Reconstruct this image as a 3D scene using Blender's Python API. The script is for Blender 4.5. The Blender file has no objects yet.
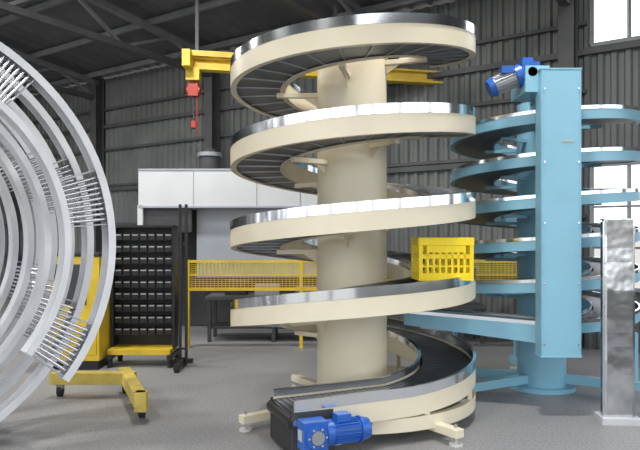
import bpy, math, random
from mathutils import Vector, Matrix
random.seed(4)
S=bpy.context.scene
try:
    S.view_settings.view_transform='Standard'
except Exception: pass
pi=math.pi; R_=math.radians

# ---------------- materials
def mat(name,col,metal=0.0,rough=0.5,var=0.0,scale=8.0,bump=0.0,bscale=60,emit=None,spec=0.5,col2=None):
    m=bpy.data.materials.new(name); m.use_nodes=True
    nt=m.node_tree; b=nt.nodes['Principled BSDF']
    b.inputs['Base Color'].default_value=(*col,1); b.inputs['Metallic'].default_value=metal
    b.inputs['Roughness'].default_value=rough
    b.inputs['Specular IOR Level'].default_value=spec
    tc=nt.nodes.new('ShaderNodeTexCoord')
    if var>0:
        n=nt.nodes.new('ShaderNodeTexNoise'); n.inputs['Scale'].default_value=scale; n.inputs['Detail'].default_value=6
        r=nt.nodes.new('ShaderNodeValToRGB')
        lo=col2 if col2 else tuple(c*(1-var) for c in col)
        r.color_ramp.elements[0].color=(*lo,1); r.color_ramp.elements[0].position=0.3
        r.color_ramp.elements[1].color=(*[min(1,c*(1+var*0.5)) for c in col],1); r.color_ramp.elements[1].position=0.7
        nt.links.new(tc.outputs['Object'],n.inputs['Vector']); nt.links.new(n.outputs['Fac'],r.inputs['Fac'])
        nt.links.new(r.outputs['Color'],b.inputs['Base Color'])
    if bump>0:
        n2=nt.nodes.new('ShaderNodeTexNoise'); n2.inputs['Scale'].default_value=bscale
        bp=nt.nodes.new('ShaderNodeBump'); bp.inputs['Strength'].default_value=bump; bp.inputs['Distance'].default_value=0.01
        nt.links.new(tc.outputs['Object'],n2.inputs['Vector']); nt.links.new(n2.outputs['Fac'],bp.inputs['Height'])
        nt.links.new(bp.outputs['Normal'],b.inputs['Normal'])
    return m
M={}
M['cream']=mat('cream_paint',(0.78,0.70,0.53),0,0.35,0.05,3)
M['mirror']=mat('polished_steel',(0.78,0.80,0.82),1,0.14)
M['pan']=mat('pan_steel',(0.22,0.23,0.26),0.6,0.42,0.2,5)
M['belt']=mat('black_belt',(0.018,0.018,0.02),0,0.38,0.3,30)
M['beltgap']=mat('belt_edge',(0.07,0.07,0.08),0.3,0.4)
M['blue']=mat('light_blue_paint',(0.25,0.51,0.65),0,0.38,0.06,3)
M['mblue']=mat('motor_blue',(0.02,0.11,0.45),0,0.35,0.1,10)
M['mgrey']=mat('motor_grey',(0.35,0.36,0.38),0.6,0.4)
M['galv']=mat('galvanised_steel',(0.60,0.61,0.63),0.1,0.42,0.10,5)
M['galvd']=mat('dull_steel',(0.40,0.41,0.44),0.3,0.45,0.15,5)
M['roller']=mat('zinc_roller',(0.75,0.75,0.77),1,0.25)
M['yellow']=mat('yellow_paint',(0.75,0.52,0.03),0,0.45,0.15,6)
M['crate']=mat('yellow_plastic',(0.92,0.68,0.004),0,0.4)
M['dyellow']=mat('faded_yellow_paint',(0.66,0.50,0.10),0,0.5,0.2,8)
M['black']=mat('black_paint',(0.018,0.018,0.02),0,0.45,0.2,10)
M['dark']=mat('dark_grey_paint',(0.06,0.06,0.065),0.2,0.5,0.2,6)
M['label']=mat('label_grey',(0.42,0.44,0.44),0,0.6)
M['white']=mat('white_sheet',(0.66,0.68,0.69),0,0.45,0.06,2)
M['wgrey']=mat('grey_sheet',(0.38,0.41,0.45),0,0.5,0.1,2)
M['red']=mat('red_paint',(0.42,0.04,0.02),0,0.45,0.1,5)
M['wall']=mat('corrugated_sheet',(0.16,0.17,0.165),0.1,0.55,0.2,1.5)
M['roof']=mat('roof_sheet',(0.13,0.132,0.14),0.1,0.6,0.25,1.5)
M['steel']=mat('structural_steel',(0.24,0.245,0.255),0.2,0.5,0.2,3)
M['steeld']=mat('dark_structural_steel',(0.09,0.092,0.096),0.1,0.55,0.2,3)
M['frame']=mat('window_frame_paint',(0.25,0.27,0.28),0.2,0.5,0.1,4)
M['rubber']=mat('rubber',(0.02,0.02,0.02),0,0.7)
M['inox']=mat('folded_stainless',(0.68,0.69,0.70),1,0.16,0.3,6,0.7,5)
M['foot']=mat('white_foot',(0.6,0.6,0.58),0,0.5)
def floor_mat():
    m=bpy.data.materials.new('painted_concrete'); m.use_nodes=True; nt=m.node_tree; b=nt.nodes['Principled BSDF']
    tc=nt.nodes.new('ShaderNodeTexCoord')
    n=nt.nodes.new('ShaderNodeTexNoise'); n.inputs['Scale'].default_value=0.9; n.inputs['Detail'].default_value=8
    n2=nt.nodes.new('ShaderNodeTexNoise'); n2.inputs['Scale'].default_value=55; n2.inputs['Detail'].default_value=3
    r=nt.nodes.new('ShaderNodeValToRGB'); r.color_ramp.elements[0].position=.3; r.color_ramp.elements[1].position=.72
    r.color_ramp.elements[0].color=(.255,.253,.26,1); r.color_ramp.elements[1].color=(.31,.306,.312,1)
    r2=nt.nodes.new('ShaderNodeValToRGB'); r2.color_ramp.elements[0].position=.35; r2.color_ramp.elements[1].position=.65
    r2.color_ramp.elements[0].color=(.72,.72,.72,1); r2.color_ramp.elements[1].color=(1.15,1.15,1.15,1)
    mx=nt.nodes.new('ShaderNodeMix'); mx.data_type='RGBA'; mx.blend_type='MULTIPLY'; mx.inputs[0].default_value=1
    nt.links.new(tc.outputs['Object'],n.inputs['Vector']); nt.links.new(tc.outputs['Object'],n2.inputs['Vector'])
    nt.links.new(n.outputs['Fac'],r.inputs['Fac']); nt.links.new(n2.outputs['Fac'],r2.inputs['Fac'])
    nt.links.new(r.outputs['Color'],mx.inputs[6]); nt.links.new(r2.outputs['Color'],mx.inputs[7])
    nt.links.new(mx.outputs[2],b.inputs['Base Color'])
    b.inputs['Roughness'].default_value=.5
    bp=nt.nodes.new('ShaderNodeBump'); bp.inputs['Strength'].default_value=.12
    nt.links.new(n2.outputs['Fac'],bp.inputs['Height']); nt.links.new(bp.outputs['Normal'],b.inputs['Normal'])
    return m
M['floor']=floor_mat()

# ---------------- mesh builder
class MB:
    def __init__(s): s.v=[];s.f=[];s.m=[];s.sm=[];s.names=[]
    def mi(s,n):
        if n not in s.names: s.names.append(n)
        return s.names.index(n)
    def add(s,vs,fs,m,smooth=False):
        o=len(s.v); s.v+= [tuple(v) for v in vs]; k=s.mi(m)
        for f in fs: s.f.append([i+o for i in f]); s.m.append(k); s.sm.append(smooth)
    def obox(s,c,ax,ay,az,m):
        c=Vector(c);ax=Vector(ax)/2;ay=Vector(ay)/2;az=Vector(az)/2
        vs=[c+sx*ax+sy*ay+sz*az for sz in(-1,1) for sy in(-1,1) for sx in(-1,1)]
        s.add(vs,[(0,2,3,1),(4,5,7,6),(0,1,5,4),(2,6,7,3),(0,4,6,2),(1,3,7,5)],m)
    def box(s,c,sz,m,rz=0):
        ca,sa=math.cos(rz),math.sin(rz)
        s.obox(c,(ca*sz[0],sa*sz[0],0),(-sa*sz[1],ca*sz[1],0),(0,0,sz[2]),m)
    def beam(s,p,q,w,h,m,up=(0,0,1)):
        p=Vector(p);q=Vector(q);d=q-p; up=Vector(up)
        side=d.cross(up)
        if side.length<1e-5: side=d.cross(Vector((1,0,0)))
        side.normalize(); u=side.cross(d).normalized()
        s.obox((p+q)/2,d,side*w,u*h,m)
    def cyl(s,p,q,r,m,seg=20,r2=None,caps=True):
        p=Vector(p);q=Vector(q);d=(q-p).normalized()
        a=d.cross(Vector((0,0,1)))
        if a.length<1e-4: a=Vector((1,0,0))
        a.normalize(); b=d.cross(a); r2=r if r2 is None else r2
        A=[p+r*(math.cos(2*pi*i/seg)*a+math.sin(2*pi*i/seg)*b) for i in range(seg)]
        B=[q+r2*(math.cos(2*pi*i/seg)*a+math.sin(2*pi*i/seg)*b) for i in range(seg)]
        s.add(A+B,[(i,(i+1)%seg,(i+1)%seg+seg,i+seg) for i in range(seg)],m,True)
        if caps:
            s.add(A,[tuple(range(seg))[::-1]],m); s.add(B,[tuple(range(seg))],m)
    def sweep(s,path,prof,m,closed=True):
        n=len(prof)
        for k in range(n if closed else n-1):
            a=prof[k];b=prof[(k+1)%n]
            vs=[]
            for P in path: vs+= [P(*a),P(*b)]
            s.add(vs,[(2*i,2*i+1,2*i+3,2*i+2) for i in range(len(path)-1)],m,True)
        for P in (path[0],path[-1]):
            s.add([P(*a) for a in prof],[tuple(range(n))],m)
    def obj(s,name,parent=None,bevel=0):
        me=bpy.data.meshes.new(name); me.from_pydata(s.v,[],s.f)
        for n in s.names: me.materials.append(M[n])
        me.polygons.foreach_set('material_index',s.m); me.polygons.foreach_set('use_smooth',s.sm)
        me.update()
        import bmesh
        ob=bpy.data.objects.new(name,me); S.collection.objects.link(ob)
        if parent: ob.parent=parent
        if bevel:
            bm=bmesh.new(); bm.from_mesh(me); bmesh.ops.recalc_face_normals(bm,faces=bm.faces); bm.to_mesh(me); bm.free()
            md=ob.modifiers.new('bevel','BEVEL'); md.width=bevel; md.segments=2; md.limit_method='ANGLE'; md.angle_limit=R_(50)
        return ob
def empty(name,loc=(0,0,0)):
    e=bpy.data.objects.new(name,None); e.empty_display_size=.1; S.collection.objects.link(e); e.location=loc; return e

def rect(r0,r1,z0,z1): return [(r0,z0),(r1,z0),(r1,z1),(r0,z1)]
def helix_path(c,zf,t0,t1,n,L=0,slope=0):
    out=[]
    if L>0:
        er=(math.cos(t0),math.sin(t0)); d=(math.sin(t0),-math.cos(t0))
        for k in (L,L*.5):
            out.append(lambda r,z,k=k:(c[0]+er[0]*r+d[0]*k,c[1]+er[1]*r+d[1]*k,zf(t0)+z-slope*k))
    for i in range(n+1):
        t=t0+(t1-t0)*i/n
        out.append(lambda r,z,t=t:(c[0]+math.cos(t)*r,c[1]+math.sin(t)*r,zf(t)+z))
    return out

# ================= CREAM SPIRAL CONVEYOR
C=(0.276,5.7); R=1.04; RI=.57
zf=lambda t: .95+.68*(t-1.5*pi)/(2*pi)-.02*math.cos(t)+.07*math.exp(-((t-1.5*pi)/1.3)**2)-.04*math.exp(-((t-7.5*pi)/1.5)**2)
T0=R_(-68); T1=R_(-90+360*4+128); L=.9
E=empty('cream_spiral_conveyor')
P=helix_path(C,zf,T0,T1,900,L=L,slope=.02)
b=MB()
b.sweep(P,rect(R-.012,R,-.105,.035),'cream')
b.sweep(P,rect(R-.05,R-.012,-.105,-.095),'cream')
b.sweep(P,rect(RI,RI+.012,-.105,.035),'cream')
b.sweep(P,rect(RI+.012,RI+.05,-.105,-.095),'cream')
b.obj('side_frames',E)
b=MB()
b.sweep(P,rect(R-.02,R+.004,.035,.108),'mirror')
b.sweep(P,rect(RI-.004,RI+.02,.035,.085),'mirror')
b.obj('guide_rails',E)
b=MB()
b.sweep(P,rect(RI+.014,R-.014,-.085,-.075),'pan')
t=T0
while t<T1:
    z=zf(t)
    a=Vector((C[0]+math.cos(t)*(RI+.02),C[1]+math.sin(t)*(RI+.02),z-.09)); q=Vector((C[0]+math.cos(t)*(R-.02),C[1]+math.sin(t)*(R-.02),z-.09))
    b.beam(a,q,.012,.012,'galvd'); t+=R_(15)
b.obj('carrying_pans',E)
b=MB()
b.sweep(P,rect(RI+.03,R-.035,.0,.02),'belt')
t=T0-.0
while t<T0+R_(660):
    z=zf(t)
    a=Vector((C[0]+math.cos(t)*(RI+.035),C[1]+math.sin(t)*(RI+.035),z+.022)); q=Vector((C[0]+math.cos(t+.02)*(R-.04),C[1]+math.sin(t+.02)*(R-.04),z+.022))
    b.beam(a,q,.006,.004,'beltgap'); t+=R_(3)
er=Vector((math.cos(T0),math.sin(T0),0)); dd=Vector((math.sin(T0),-math.cos(T0),0)); cc=Vector((C[0],C[1],0))
for k in range(1,20):
    kk=k*L/20
    b.beam(cc+er*(RI+.035)+dd*kk+Vector((0,0,zf(T0)+.022-.02*kk)),cc+er*(R-.04)+dd*kk+Vector((0,0,zf(T0)+.022-.02*kk)),.006,.004,'beltgap')
b.obj('slat_belt',E)
b=MB()
b.cyl((*C,.05),(*C,3.0),.30,'cream',64)
b.cyl((*C,.0),(*C,.05),.42,'cream',48)
b.cyl((*C,3.0),(*C,3.015),.31,'cream',64)
b.obj('column',E)
b=MB()
t=R_(-20)
while t<T1:
    z=zf(t)-.125
    u=Vector((math.cos(t),math.sin(t),0))
    b.beam(cc+u*.29+Vector((0,0,z)),cc+u*(RI+.08)+Vector((0,0,z)),.05,.04,'cream')
    s=Vector((-u.y,u.x,0))*.004
    p0=cc+u*.30+Vector((0,0,z-.02));p1=cc+u*.30+Vector((0,0,z-.10));p2=cc+u*.42+Vector((0,0,z-.02))
    b.add([p0-s,p1-s,p2-s,p0+s,p1+s,p2+s],[(0,1,2),(3,5,4),(0,3,4,1),(1,4,5,2),(2,5,3,0)],'cream')
    t+=R_(80)
b.obj('support_arms',E,.003)
b=MB()
rp=[ (lambda r,z,t=R_(-85+155*i/70):(C[0]+math.cos(t)*r,C[1]+math.sin(t)*r,.14+z)) for i in range(71)]
b.sweep(rp,rect(R-.05,R+.0,-.05,.05),'cream')
for ang,rr in ((-55,1.25),(-143,1.1),(35,1.2),(122,1.0),(-100,1.0)):
    u=Vector((math.cos(R_(ang)),math.sin(R_(ang)),0))
    b.beam(cc+u*.3+Vector((0,0,.09)),cc+u*rr+Vector((0,0,.09)),.08,.06,'cream')
    q=cc+u*(rr-.04)
    b.cyl(q+Vector((0,0,.012)),q+Vector((0,0,.15)),.012,'roller',12)
    b.cyl(q,q+Vector((0,0,.015)),.05,'foot',20)
for ang in (-60,-25,15,60,100):
    u=Vector((math.cos(R_(ang)),math.sin(R_(ang)),0))
    zt=zf(R_(ang))-.1
    b.beam(cc+u*(R-.03)+Vector((0,0,.12)),cc+u*(R-.03)+Vector((0,0,zt)),.04,.04,'cream')
b.obj('base_frame',E,.003)
b=MB()
zE=zf(T0)-.02*L
pe_o=cc+er*R+dd*L; pe_i=cc+er*RI+dd*L
w=(pe_i-pe_o).normalized()
for base,k in ((pe_o,1),(pe_i,-1)):
    c0=base+w*.005*k-dd*.13
    b.obox(c0+Vector((0,0,(zE+.03+.03)/2)),dd*.30,w*.012,(0,0,zE+.0),'dark')
b.obox((pe_o+pe_i)/2+dd*.012+Vector((0,0,zE/2+.0)),dd*.012,(pe_o-pe_i)*1.0,(0,0,zE-.05),'black')
b.cyl(pe_o+Vector((0,0,zE-.035)),pe_i+Vector((0,0,zE-.035)),.05,'belt',24)
b.cyl(pe_o-w*.03+Vector((0,0,zE-.035)),pe_o+w*.01+Vector((0,0,zE-.035)),.02,'roller',16)
b.obj('infeed_end',E)
b=MB()
out=-w; G=pe_o+out*.10-dd*.09; G.z=.19
ax=-dd; ax=Vector((ax.x,ax.y,0))
up=Vector((0,0,1))
b.obox(G,ax*.17,out*.13,up*.19,'mblue')
b.cyl(G-out*.08,G+out*.09,.075,'mblue',24)
b.cyl(G+out*.09,G+out*.105,.045,'mgrey',20)
for a in range(6):
    an=a*pi/3; q=G+ax*.06*math.cos(an)+up*.06*math.sin(an)
    b.cyl(q+out*.085,q+out*.10,.008,'roller',8)
b.cyl(G+ax*.08,G+ax*.13,.085,'mblue',28)
b.cyl(G+ax*.13,G+ax*.33,.072,'mblue',28)
for k in range(24):
    an=2*pi*k/24; dr=out*math.cos(an)+up*math.sin(an)
    b.beam(G+ax*.14+dr*.076,G+ax*.32+dr*.076,.005,.016,'mblue',up=dr)
b.cyl(G+ax*.33,G+ax*.345,.088,'mblue',28)
b.cyl(G+ax*.345,G+ax*.40,.082,'mblue',28,r2=.07)
b.cyl(G+ax*.40,G+ax*.405,.04,'dark',20)
b.obox(G+ax*.21+up*.095,ax*.10,out*.09,up*.05,'mblue')
b.obox(G-ax*.088,ax*.006,out*.07,up*.07,'label')
b.obj('gear_motor',E,.004)

# ================= YELLOW CRATE
th=R_(-38)+2*pi; rc=.86
cx=C[0]+math.cos(th)*rc; cy=C[1]+math.sin(th)*rc; cz=zf(th)+.075
E2=empty('plastic_crate')
b=MB()
W,D_,H=.42,.28,.33; rz=R_(4)
def cp(x,y,z):
    return Vector((cx+x*math.cos(rz)-y*math.sin(rz),cy+x*math.sin(rz)+y*math.cos(rz),cz+z))
def cb(x,y,z,sx,sy,sz,m='crate'):
    b.box(cp(x,y,z),(sx,sy,sz),m,rz)
cb(0,0,.008,W-.02,D_-.02,.012)
for sgn in(-1,1):
    y=sgn*(D_/2-.006)
    cb(0,y,.03,W-.01,.012,.06); cb(0,y*1.02,H-.03,W,.02,.06); cb(0,y,.185,W-.01,.010,.035)
    for i in range(9):
        cb(-W/2+.02+i*(W-.04)/8,y,H/2,.020,.010,H-.04)
    cb(0,y,.11,W-.01,.006,.016)
    cb(0,y,.25,W-.12,.008,.07)
    x=sgn*(W/2-.006)
    cb(x,0,.03,.012,D_-.01,.06); cb(x*1.02,0,H-.03,.02,D_,.06); cb(x,0,.185,.010,D_-.01,.035)
    for i in range(7): cb(x,-D_/2+.02+i*(D_-.04)/6,H/2,.010,.020,H-.04)
for sx in(-1,1):
    for sy in(-1,1): cb(sx*(W/2-.012),sy*(D_/2-.012),H/2,.03,.03,H)
b.obj('crate_body',E2,.003)

# ================= BLUE SPIRAL CONVEYOR
B=(2.18,6.5); RB=.88; RBI=.45
zb=lambda t:1.45+.365*(t-1.5*pi)/(2*pi)
E3=empty('blue_spiral_conveyor')
t0=1.5*pi-4*pi-R_(18); t1=1.5*pi+6*pi+R_(80)
P=helix_path(B,zb,t0,t1,900,L=1.15,slope=-.05)
b=MB()
b.sweep(P,rect(RB-.01,RB,-.06,.025),'blue'); b.sweep(P,rect(RB-.04,RB-.01,-.06,-.052),'blue')
b.sweep(P,rect(RBI,RBI+.01,-.06,.025),'blue')
b.obj('side_frames',E3)
b=MB()
b.sweep(P,rect(RB-.016,RB+.003,.025,.055),'mirror'); b.sweep(P,rect(RBI-.003,RBI+.012,.025,.05),'mirror')
b.obj('guide_rails',E3)
b=MB()
b.sweep(P,rect(RBI+.012,RB-.012,-.05,-.042),'pan'); b.sweep(P,rect(RBI+.025,RB-.03,0,.014),'belt')
b.obj('slat_belt',E3)
bc=Vector((B[0],B[1],0))
b=MB()
b.cyl((*B,.04),(*B,2.78),.23,'blue',56); b.cyl((*B,0),(*B,.04),.32,'blue',40)
t=t0+R_(20)
while t<t1:
    u=Vector((math.cos(t),math.sin(t),0)); z=zb(t)-.08
    b.beam(bc+u*.22+up*z,bc+u*(RBI+.1)+up*z,.04,.03,'blue'); t+=R_(60)
b.obj('column',E3)
b=MB()
for ang,rr in ((-150,1.1),(-30,.98),(90,.95),(165,.9)):
    u=Vector((math.cos(R_(ang)),math.sin(R_(ang)),0))
    b.beam(bc+u*.2+up*.11,bc+u*rr+up*.11,.09,.08,'blue')
    q=bc+u*(rr-.05); b.cyl(q+up*.015,q+up*.2,.014,'roller',10); b.cyl(q,q+up*.02,.05,'foot',18)
for ang in(-30,90,165):
    u=Vector((math.cos(R_(ang)),math.sin(R_(ang)),0)); q=bc+u*(RB-.05)
    b.beam(q+up*.13,q+up*(.60),.05,.05,'blue')
b.obj('base_frame',E3,.003)
b=MB()
er2=Vector((math.cos(t0),math.sin(t0),0)); d2=Vector((math.sin(t0),-math.cos(t0),0))
zi=zb(t0)
b.cyl(bc+er2*RB+d2*1.15+up*(zi+.05),bc+er2*RBI+d2*1.15+up*(zi+.05),.045,'belt',20)
for rr in(RB-.0,RBI):
    q0=bc+er2*(rr-.006); q1=bc+er2*(rr+.006)
    pts=[]
    for q in(q0,q1):
        pts+=[q-d2*.25+up*(zi-.16),q+d2*1.2+up*(zi-.02),q+d2*1.2+up*(zi+.085),q+d2*.0+up*(zi+.025),q-d2*.25+up*(zi+.02)]
    b.add(pts,[(0,1,2,3,4),(9,8,7,6,5),(0,5,6,1),(1,6,7,2),(2,7,8,3),(3,8,9,4),(4,9,5,0)],'blue')
b.obox(bc+er2*(RB+RBI)/2+d2*.55+up*(zi-.07),d2*1.0+up*.05,er2*(RB-RBI),up*.01,'galvd')
b.obj('infeed_section',E3)
b=MB()
hx,hy=1.98,5.42
b.box((hx,hy,(.50+2.86)/2),(.33,.012,2.36),'blue')
for sx in(-1,1): b.box((hx+sx*.16,hy+.07,(.50+2.86)/2),(.012,.14,2.36),'blue')
b.box((hx,hy+.07,2.865),(.34,.16,.012),'blue'); b.box((hx,hy+.07,.50),(.34,.16,.012),'blue')
for sx in(-1,1): b.box((hx+sx*.155,hy-.009,1.68),(.012,.006,2.34),'blue')
for z in (.9,1.3,1.7,2.1,2.5):
    b.box((hx,hy+.2,z-.02),(.10,.14,.04),'blue')
b.box((hx+.05,hy-.008,2.27),(.10,.004,.018),'label')
for z in (.6,1.1,1.6,2.1,2.7):
    for sx in(-1,1): b.cyl((hx+sx*.14,hy-.012,z),(hx+sx*.14,hy-.018,z),.008,'roller',10)
b.obj('return_housing',E3,.002)
b=MB()
b.beam((hx,hy+.12,2.80),(B[0],B[1],2.80),.26,.10,'blue')
b.box((hx-.17,hy+.28,2.80),(.2,.42,.22),'blue',R_(0))
g=Vector((1.77,5.60,2.86))
b.obox(g,(.15,0,0),(0,.14,0),(0,0,.19),'mblue')
b.cyl(g+Vector((0,-.09,0)),g+Vector((0,.09,0)),.085,'mblue',24)
b.cyl(g+Vector((0,-.11,0)),g+Vector((0,-.09,0)),.04,'mgrey',20)
b.box(g+Vector((-.02,0,.11)),(.09,.09,.05),'mblue')
m0=g+Vector((-.06,0,-.0)); m1=g+Vector((-.34,.02,-.12)); dm=(m1-m0).normalized()
b.cyl(m0,m0+dm*.06,.095,'mblue',24); b.cyl(m0+dm*.05,m0+dm*.25,.072,'mgrey',24)
for k in range(20):
    an=2*pi*k/20; s1=dm.cross(Vector((0,1,0))).normalized(); s2=dm.cross(s1); dr=s1*math.cos(an)+s2*math.sin(an)
    b.beam(m0+dm*.06+dr*.076,m0+dm*.24+dr*.076,.005,.014,'mgrey',up=dr)
b.cyl(m0+dm*.25,m0+dm*.30,.085,'mblue',24,r2=.07)
b.box(m0+dm*.14+Vector((0,-.03,.085)),(.11,.09,.06),'mblue')
b.obj('drive_unit',E3,.003)

# ================= GREY SPIRAL SECTION LYING ON ITS SIDE
aa=R_(40); A=Vector((-math.sin(aa),math.cos(aa),0)); e1=Vector((math.cos(aa),math.sin(aa),0))
RC=1.45; RCI=1.10
c0=Vector((-2.53,3.66,RC+.015))
E4=empty('steel_spiral_frame')
turns=4.4; pit=.40
def gp(ph):
    return lambda r,z: c0+e1*(r*math.cos(ph))+up*(r*math.sin(ph))+A*(pit*ph/(2*pi)+z)
N=500
P=[gp(2*pi*turns*i/N-.7) for i in range(N+1)]
b=MB()
b.sweep(P,rect(RC-.012,RC,0,.12),'galv'); b.sweep(P,rect(RC-.05,RC-.012,0,.008),'galv'); b.sweep(P,rect(RC-.05,RC-.012,.112,.12),'galv')
b.sweep(P,rect(RCI,RCI+.012,0,.12),'galv'); b.sweep(P,rect(RCI+.012,RCI+.045,0,.008),'galv'); b.sweep(P,rect(RCI+.012,RCI+.045,.112,.12),'galv')
b.obj('curved_channels',E4)
b=MB()
for tn in range(4):
    for base in (6,50,100,145,190,235,-38):
        ph0=R_(base+tn*5)+2*pi*tn
        for k in range(9):
            ph=ph0+R_(1.5*k)
            g1=gp(ph)
            b.cyl(g1(RCI+.012,.04),g1(RC-.012,.04),.012,'roller',10)
            b.cyl(g1(RCI+.012,.085),g1(RC-.012,.085),.010,'roller',8)
        for kk in(-1.5,14):
            g1=gp(ph0+R_(kk))
            b.beam(g1(RCI,.06),g1(RC,.06),.008,.08,'galvd',up=A)
b.obj('roller_sets',E4)
b=MB()
for ph in (80,125,170,215,300):
    p=R_(ph)
    q0=c0+e1*((RCI-.02)*math.cos(p))+up*((RCI-.02)*math.sin(p))+A*(pit*ph/360.)
    b.beam(q0,q0+A*(pit*3.2),.03,.03,'galvd')
b.obj('tie_bars',E4)

# ================= PARTS BIN RACK
E5=empty('parts_bin_rack')
b=MB()
x0,x1,y=-2.41,-1.70,7.8; zlo,zhi=.18,1.60
b.box(((x0+x1)/2,y+.03,(zlo+zhi)/2),(x1-x0,.03,zhi-zlo),'black')
for x in(x0,x1): b.box((x,y-.05,(zlo+zhi)/2),(.03,.2,zhi-zlo),'black')
b.box(((x0+x1)/2,y-.05,zhi),(x1-x0+.03,.2,.03),'black')
b.box(((x0+x1)/2,y-.15,.17),(x1-x0+.0,.35,.06),'yellow')
rows=9; cols=7
for i in range(rows):
    z=.38+i*(1.12/(rows-1)*.98)
    b.box(((x0+x1)/2,y-.03,z-.045),(x1-x0-.03,.12,.008),'dark')
    for j in range(cols):
        x=x0+.065+j*(x1-x0-.13)/(cols-1)
        b.box((x,y-.07,z-.0),(.085,.11,.075),'black')
        b.box((x,y-.127,z+.022),(.065,.004,.013),'label')
b.obj('bins',E5,.002)
b=MB()
for x in(x0+.03,x1-.0):
    for yy in(-.32,.06):
        b.cyl((x,y+yy,.0),(x,y+yy,.10),.03,'rubber',14)
    b.box((x,y-.13,.12),(.05,.5,.05),'black')
b.obj('base',E5)
E6=empty('steel_stand_frame')
b=MB()
for x in(-1.60,-1.53): b.box((x,7.55,.95),(.03,.03,1.80),'black')
for z in(.2,.6,1.0,1.4,1.8): b.box((-1.565,7.55,z),(.10,.02,.02),'black')
b.box((-1.565,7.4,.06),(.05,.5,.05),'black'); b.box((-1.565,7.55,.06),(.22,.05,.05),'black')
for yy in(7.2,7.6): b.cyl((-1.565,yy,0),(-1.565,yy,.05),.03,'rubber',12)
b.obj('uprights',E6)
b=MB()
mx_=-2.73
b.box((mx_,7.55,.68),(.56,.45,1.16),'yellow'); b.box((mx_-.04,7.32,.95),(.36,.01,.45),'dark'); b.box((mx_,7.32,.38),(.50,.012,.42),'yellow')
b.box((mx_,7.55,1.28),(.57,.48,.04),'black'); b.box((mx_+.22,7.31,.55),(.03,.02,.16),'black')
b.box((mx_,7.55,.05),(.52,.40,.10),'black')
b.obj('yellow_machine_cabinet',None,.006)
# ================= FLOOR FRAME OF THE HOIST
E7=empty('hoist_floor_frame')
b=MB()
b.beam((-2.50,6.15,.17),(-1.72,6.15,.17),.11,.11,'dyellow')
b.beam((-1.88,6.35,.17),(-1.45,5.32,.17),.10,.12,'dyellow')
b.beam((-1.45,5.36,.23),(-1.45,5.36,.07),.09,.10,'dyellow')
for x,yy in((-1.84,6.25),(-1.46,5.42),(-2.42,6.15)):
    b.cyl((x-.02,yy,.05),(x+.02,yy,.05),.05,'rubber',16); b.box((x,yy,.09),(.06,.06,.04),'mgrey')
b.obj('frame',E7,.005)

# ================= YELLOW MESH BARRIER
E8=empty('yellow_mesh_barrier')
b=MB()
fx0,fx1,fy=-1.75,2.75,8.75
for z in(1.15,.97,.78): b.box(((fx0+fx1)/2,fy,z),(fx1-fx0,.04,.035 if z!=.97 else .02),'yellow')
for i in range(13): b.box(((fx0+fx1)/2,fy,.80+i*.028),(fx1-fx0,.008,.010),'yellow')
for i in range(91): b.box((fx0+(fx1-fx0)*i/90,fy,.965),(.008,.008,.36),'yellow')
for i in range(4): b.box((fx0+(fx1-fx0)*i/3,fy,.585),(.045,.045,1.17),'yellow')
b.obj('mesh_panels',E8)
b=MB()
b.box((-.65,9.5,.62),(1.9,.6,.05),'steeld')
for x in(-1.55,-.65,.25):
    for yy in(9.25,9.75): b.box((x,yy,.3),(.05,.05,.6),'dark')
b.box((-.65,9.5,.2),(1.8,.5,.03),'dark')
b.box((-1.2,9.5,.75),(.3,.3,.21),'black'); b.box((-.75,9.45,.72),(.35,.25,.15),'mgrey'); b.cyl((-.35,9.5,.70),(-.0,9.5,.70),.06,'steel',16)
b.box((-1.1,9.5,.32),(.4,.35,.20),'dark'); b.box((-.3,9.5,.30),(.5,.3,.16),'mgrey')
b.obj('workbench',None,.004)
b=MB()
b.box((1.5,9.35,.5),(1.6,.5,.05),'steeld')
for x in(.75,1.5,2.25):
    for yy in(9.15,9.55): b.box((x,yy,.24),(.05,.05,.48),'dark')
b.box((1.2,9.35,.62),(.4,.3,.18),'dark'); b.box((1.8,9.35,.60),(.3,.3,.14),'mgrey')
b.obj('roller_table',None,.004)

# ================= WHITE BOOTH
E9=empty('spray_booth')
b=MB()
b.box((-1.35,10.4,2.2),(2.75,1.0,.58),'white')
b.box((-2.70,10.4,1.0),(.08,1.0,1.9),'white'); b.box((.0,10.4,1.0),(.08,1.0,1.9),'white')
b.box((-.95,10.2,1.38),(1.9,.06,1.06),'wgrey')
b.box((-1.35,10.85,.98),(2.7,.05,1.9),'dark')
b.box((-2.3,10.0,1.72),(.72,.06,.36),'dark')
b.box((-1.35,9.895,1.92),(2.75,.02,.03),'wgrey'); b.box((-1.35,9.895,2.48),(2.75,.02,.03),'wgrey')
for x in(-1.9,-.95,-.3): b.box((x,9.893,2.2),(.008,.01,.55),'wgrey')
b.obj('panels',E9,.004)
b=MB()
b.cyl((-1.72,10.3,2.49),(-1.72,10.3,2.72),.17,'dark',24); b.cyl((-1.72,10.3,2.72),(-1.72,10.3,2.78),.20,'mgrey',24)
b.cyl((-1.72,10.3,2.78),(-1.72,10.3,2.84),.12,'dark',24)
b.obj('roof_vent',E9)

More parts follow.
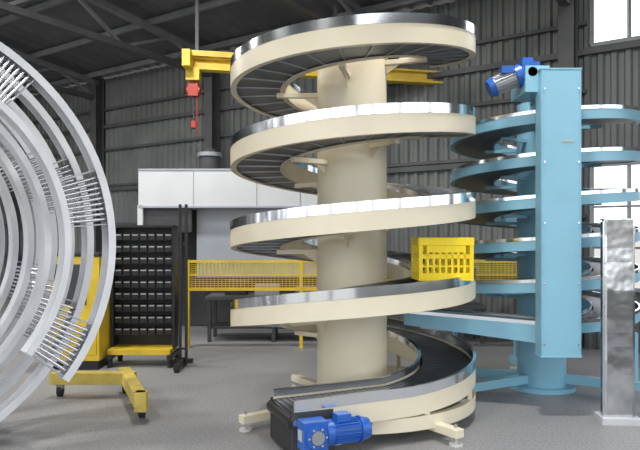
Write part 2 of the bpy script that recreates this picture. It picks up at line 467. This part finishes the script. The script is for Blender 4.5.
# ================= STAINLESS PLATE POST
E10=empty('stainless_steel_post')
b=MB()
px,py=2.39,5.3
prof=[(-.12,0),(-.12,-.05),(-.10,-.06),(.10,-.05),(.125,-.02),(.125,.03)]
zs=[.05+ (1.62-.05)*i/14 for i in range(15)]
rot=R_(-6)
def pp(x,y,z): return (px+x*math.cos(rot)-y*math.sin(rot),py+x*math.sin(rot)+y*math.cos(rot),z)
for k in range(len(prof)-1):
    a,c_=prof[k],prof[k+1]; vs=[]
    for z in zs: 
        wv=.004*math.sin(z*9+k)
        vs+=[pp(a[0],a[1]+wv,z),pp(c_[0],c_[1]+wv,z)]
    b.add(vs,[(2*i,2*i+1,2*i+3,2*i+2) for i in range(len(zs)-1)],'inox')
b.box((px,py+.05,.83),(.22,.02,1.56),'inox',rot)
b.box((px-.13,py-.03,.83),(.012,.03,1.56),'roller',rot)
b.box((px,py-.005,1.625),(.25,.10,.012),'inox',rot)
b.box((px,py,.025),(.30,.22,.05),'galv',rot)
b.obj('folded_plate',E10)

# ================= ROOM
O=Vector((0,11.36,0)); an=R_(-36)
U=Vector((math.cos(an),math.sin(an),0)); Nn=Vector((-.588,-.809,0)).normalized()
def W_(u,n,z): return O+U*u+Nn*n+up*z
b=MB()
b.add([W_(-13,-0.2,0),W_(10,-.2,0),W_(10,13,0),W_(-13,13,0)],[(0,3,2,1)],'floor')
b.add([W_(-13,-0.2,-.1),W_(10,-.2,-.1),W_(10,13,-.1),W_(-13,13,-.1)],[(0,1,2,3)],'floor')
b.obj('floor')
def corr(b,P,Q,z0,z1,inn,m='wall',per=.17,d=.035):
    P=Vector(P);Q=Vector(Q);Lw=(Q-P).length; dr=(Q-P)/Lw; n=max(1,int(round(Lw/per))); s=Lw/n
    pts=[]
    for i in range(n):
        for f,o in((0,0),(.35,0),(.5,d),(.85,d)): pts.append(P+dr*(i+f)*s+inn*o)
    pts.append(Q)
    vs=[]
    for p in pts: vs+=[p+up*z0,p+up*z1]
    b.add(vs,[(2*i,2*i+1,2*i+3,2*i+2) for i in range(len(pts)-1)],m)
EV=5.0; SL=.14
ops=[(4.45,6.3,.80,2.42),(4.45,6.3,4.0,4.85),(7.0,9.0,.80,2.42)]
b=MB()
corr(b,W_(-13,0,0),W_(4.45,0,0),0,EV,Nn)
corr(b,W_(4.45,0,0),W_(6.3,0,0),0,.80,Nn)
corr(b,W_(4.45,0,0),W_(6.3,0,0),2.42,4.0,Nn)
corr(b,W_(4.45,0,0),W_(6.3,0,0),4.85,EV,Nn)
corr(b,W_(6.3,0,0),W_(7.0,0,0),0,EV,Nn)
corr(b,W_(7,0,0),W_(9,0,0),0,.8,Nn); corr(b,W_(7,0,0),W_(9,0,0),2.42,EV,Nn)
corr(b,W_(9,0,0),W_(10,0,0),0,EV,Nn)
b.obj('wall_back')
b=MB(); corr(b,W_(-13,0,0),W_(-13,13,0),0,EV+.6,U); b.obj('wall_left')
b=MB(); corr(b,W_(-13,13,0),W_(10,13,0),4.4,EV+13*SL,-Nn)  # unseen lintel wall and posts, added to vary the guide rail reflections
for u in(-13,-7,-1,3,6,10): b.obox(W_(u,13,2.2),U*.35,Nn*.3,up*4.4,'steel')
b.obj('unseen_wall_front')
b=MB(); corr(b,W_(10,0,0),W_(10,13,0),0,.9,-U); corr(b,W_(10,0,0),W_(10,13,0),4.2,EV+.3,-U)  # added out of view; bands and openings vary what the steel reflects
for n_ in(0.1,3.3,6.5,9.8,13): b.obox(W_(10,n_,2.6),U*.2,Nn*.3,up*3.4,'steel')
b.obj('unseen_wall_right')
b=MB()
for z in(.95,1.75,2.6,3.4,4.3): 
    b.beam(W_(-13,.07,z),W_(4.4,.07,z),.06,.05,'steeld')
b.beam(W_(-13,.07,2.52),W_(10,.07,2.52),.06,.08,'steeld'); b.beam(W_(-13,.07,3.92),W_(10,.07,3.92),.06,.08,'steeld')
b.obj('trim_1')
for i,u in enumerate((-9.5,-6,-2.4,1.2,4.2,6.65,9.4)):
    b=MB()
    for o in(.1,.3): b.obox(W_(u,o,EV/2),U*.2,Nn*.015,up*EV,'steeld')
    b.obox(W_(u,.2,EV/2),U*.012,Nn*.2,up*EV,'steeld')
    b.obj('steel_column' if i==0 else 'steel_column.%03d'%i)
for i,(a,c_,z0,z1) in enumerate(ops):
    b=MB()
    for z in(z0,z1): b.beam(W_(a,.03,z),W_(c_,.03,z),.07,.05,'frame')
    nv=4
    for k in range(nv+1):
        u=a+(c_-a)*k/nv; b.beam(W_(u,.03,z0),W_(u,.03,z1),.05,.035 if 0<k<nv else .06,'frame')
    if z1-z0>1:
        for f in(.33,.66): b.beam(W_(a,.03,z0+(z1-z0)*f),W_(c_,.03,z0+(z1-z0)*f),.03,.03,'frame')
    b.obj('window_%d'%(i+1))
b=MB()
n=140
vs=[]
for i in range(n+1):
    u=-13+23*i/n; dz=.03 if i%2 else 0
    vs+=[W_(u,-.1,EV+dz),W_(u,13,EV+13*SL+dz)]
b.add(vs,[(2*i,2*i+1,2*i+3,2*i+2) for i in range(n)],'roof')
b.obj('ceiling')
E11=empty('roof_steelwork')
b=MB()
for k in range(1,11):
    nn=k*1.25-.8; b.beam(W_(-13,nn,EV+nn*SL-.07),W_(10,nn,EV+nn*SL-.07),.06,.10,'steel')
b.obj('purlins',E11)
b=MB()
for u in(-9.5,-6,-2.4,1.2,4.2,7.8):
    zc=4.55
    b.beam(W_(u,.2,zc),W_(u,12.5,zc+.5),.12,.10,'steeld')
    b.beam(W_(u,.2,EV-.12),W_(u,12.5,EV+12.5*SL-.17),.10,.10,'steel')
    m=12
    for k in range(m):
        n0=.2+12.3*k/m; n1=.2+12.3*(k+1)/m
        zt=lambda q:EV+q*SL-.15; zl=lambda q:zc+.5*(q-.2)/12.3
        if k%2==0: b.beam(W_(u,n0,zl(n0)),W_(u,n1,zt(n1)),.05,.05,'steel')
        else: b.beam(W_(u,n0,zt(n0)),W_(u,n1,zl(n1)),.05,.05,'steel')
b.obj('trusses',E11)
E12=empty('overhead_crane')
b=MB()
c1=Vector((-1.93,9.9,3.99)); c2=Vector((2.4,10.1,3.78))
dv=(c2-c1)
b.beam(c1,c2,.18,.03,'yellow'); b.beam(c1+up*.16,c2+up*.16,.18,.03,'yellow'); b.beam(c1+up*.08,c2+up*.08,.02,.16,'yellow')
b.beam(c1+up*.21,c1+dv*.16+up*.21,.28,.08,'yellow')
b.box(c1+Vector((-.02,0,.10)),(.12,.6,.24),'yellow')
for t in(.02,.5,1): 
    q=c1+dv*t; b.beam(q+up*.2,Vector((q.x,q.y,5.0+ (-(q-O).dot(-Nn))*SL)),.05,.05,'steeld')
b.obj('bridge_beam',E12)
b=MB()
q=c1+dv*.008
b.box(q+Vector((0,0,-.10)),(.20,.2,.16),'yellow')
b.cyl(q+up*-.15,q+up*-.45,.014,'dark',8); b.cyl(q+Vector((.05,0,-.1)),q+Vector((.05,0,-1.0)),.010,'red',8)
b.box(q+Vector((.0,0,-.32)),(.15,.14,.18),'red'); b.cyl(q+Vector((-.10,0,-.32)),q+Vector((.10,0,-.32)),.065,'red',18)
b.cyl(q+Vector((0,0,-.4)),q+Vector((0,0,-.9)),.012,'dark',8)
b.box(q+Vector((.0,0,-.83)),(.07,.06,.10),'red')
for k in range(8):
    a0=R_(-60+k*30);a1=R_(-60+(k+1)*30)
    f=lambda a:q+Vector((.045*math.cos(a),0,-.93+.045*math.sin(a)))
    b.cyl(f(a0),f(a1),.012,'dark',8)
b.obj('chain_hoist',E12)
b=MB()
b.cyl(W_(.9,.16,.1),W_(.9,.16,4.4),.03,'galvd',10); b.box(W_(.9,.14,1.6),(.3,.12,.45),'wgrey',R_(-36))
b.obj('wall_conduit')

for i,(u,nn) in enumerate(((-5,4.5),(-5,9),(0.5,4.2),(0.5,8),(5,4.5),(4.5,9),(-1,11.5),(5,11.5))):  # lamp shells and area lights added out of view, standing for roof daylight
    z=EV+nn*SL-.35; p=W_(u,nn,z)
    b=MB(); b.cyl(p+up*.06,p+up*.2,.12,'mgrey',20,r2=.05); b.cyl(p+up*.01,p+up*.06,.24,'mgrey',24,r2=.12)
    b.cyl(p+up*.2,p+up*.30,.012,'dark',8)
    b.obj('fill_lamp' if i==0 else 'fill_lamp.%03d'%i)
    l=bpy.data.lights.new('fill_light','AREA'); l.shape='DISK'; l.size=.45; l.energy=140; l.color=(1,.98,.95)
    lo=bpy.data.objects.new('fill_light_%d'%i,l); lo.location=p-up*.01; S.collection.objects.link(lo)

w=bpy.data.worlds.new('overcast'); S.world=w; w.use_nodes=True; nt=w.node_tree; bg=nt.nodes['Background']
tc=nt.nodes.new('ShaderNodeTexCoord'); sp=nt.nodes.new('ShaderNodeSeparateXYZ'); rp_=nt.nodes.new('ShaderNodeValToRGB')
nt.links.new(tc.outputs['Generated'],sp.inputs[0]); nt.links.new(sp.outputs['Z'],rp_.inputs['Fac'])
rp_.color_ramp.elements[0].position=0.0; rp_.color_ramp.elements[0].color=(.30,.30,.29,1)
rp_.color_ramp.elements[1].position=.02; rp_.color_ramp.elements[1].color=(.90,.95,1,1)
nt.links.new(rp_.outputs['Color'],bg.inputs['Color']); bg.inputs['Strength'].default_value=2.75

cam=bpy.data.cameras.new('camera'); cam.sensor_width=36; cam.lens=660/640*36; cam.shift_y=10/640
co=bpy.data.objects.new('camera',cam); co.location=(0,0,1.5); co.rotation_euler=(R_(90),0,0); S.collection.objects.link(co); S.camera=co
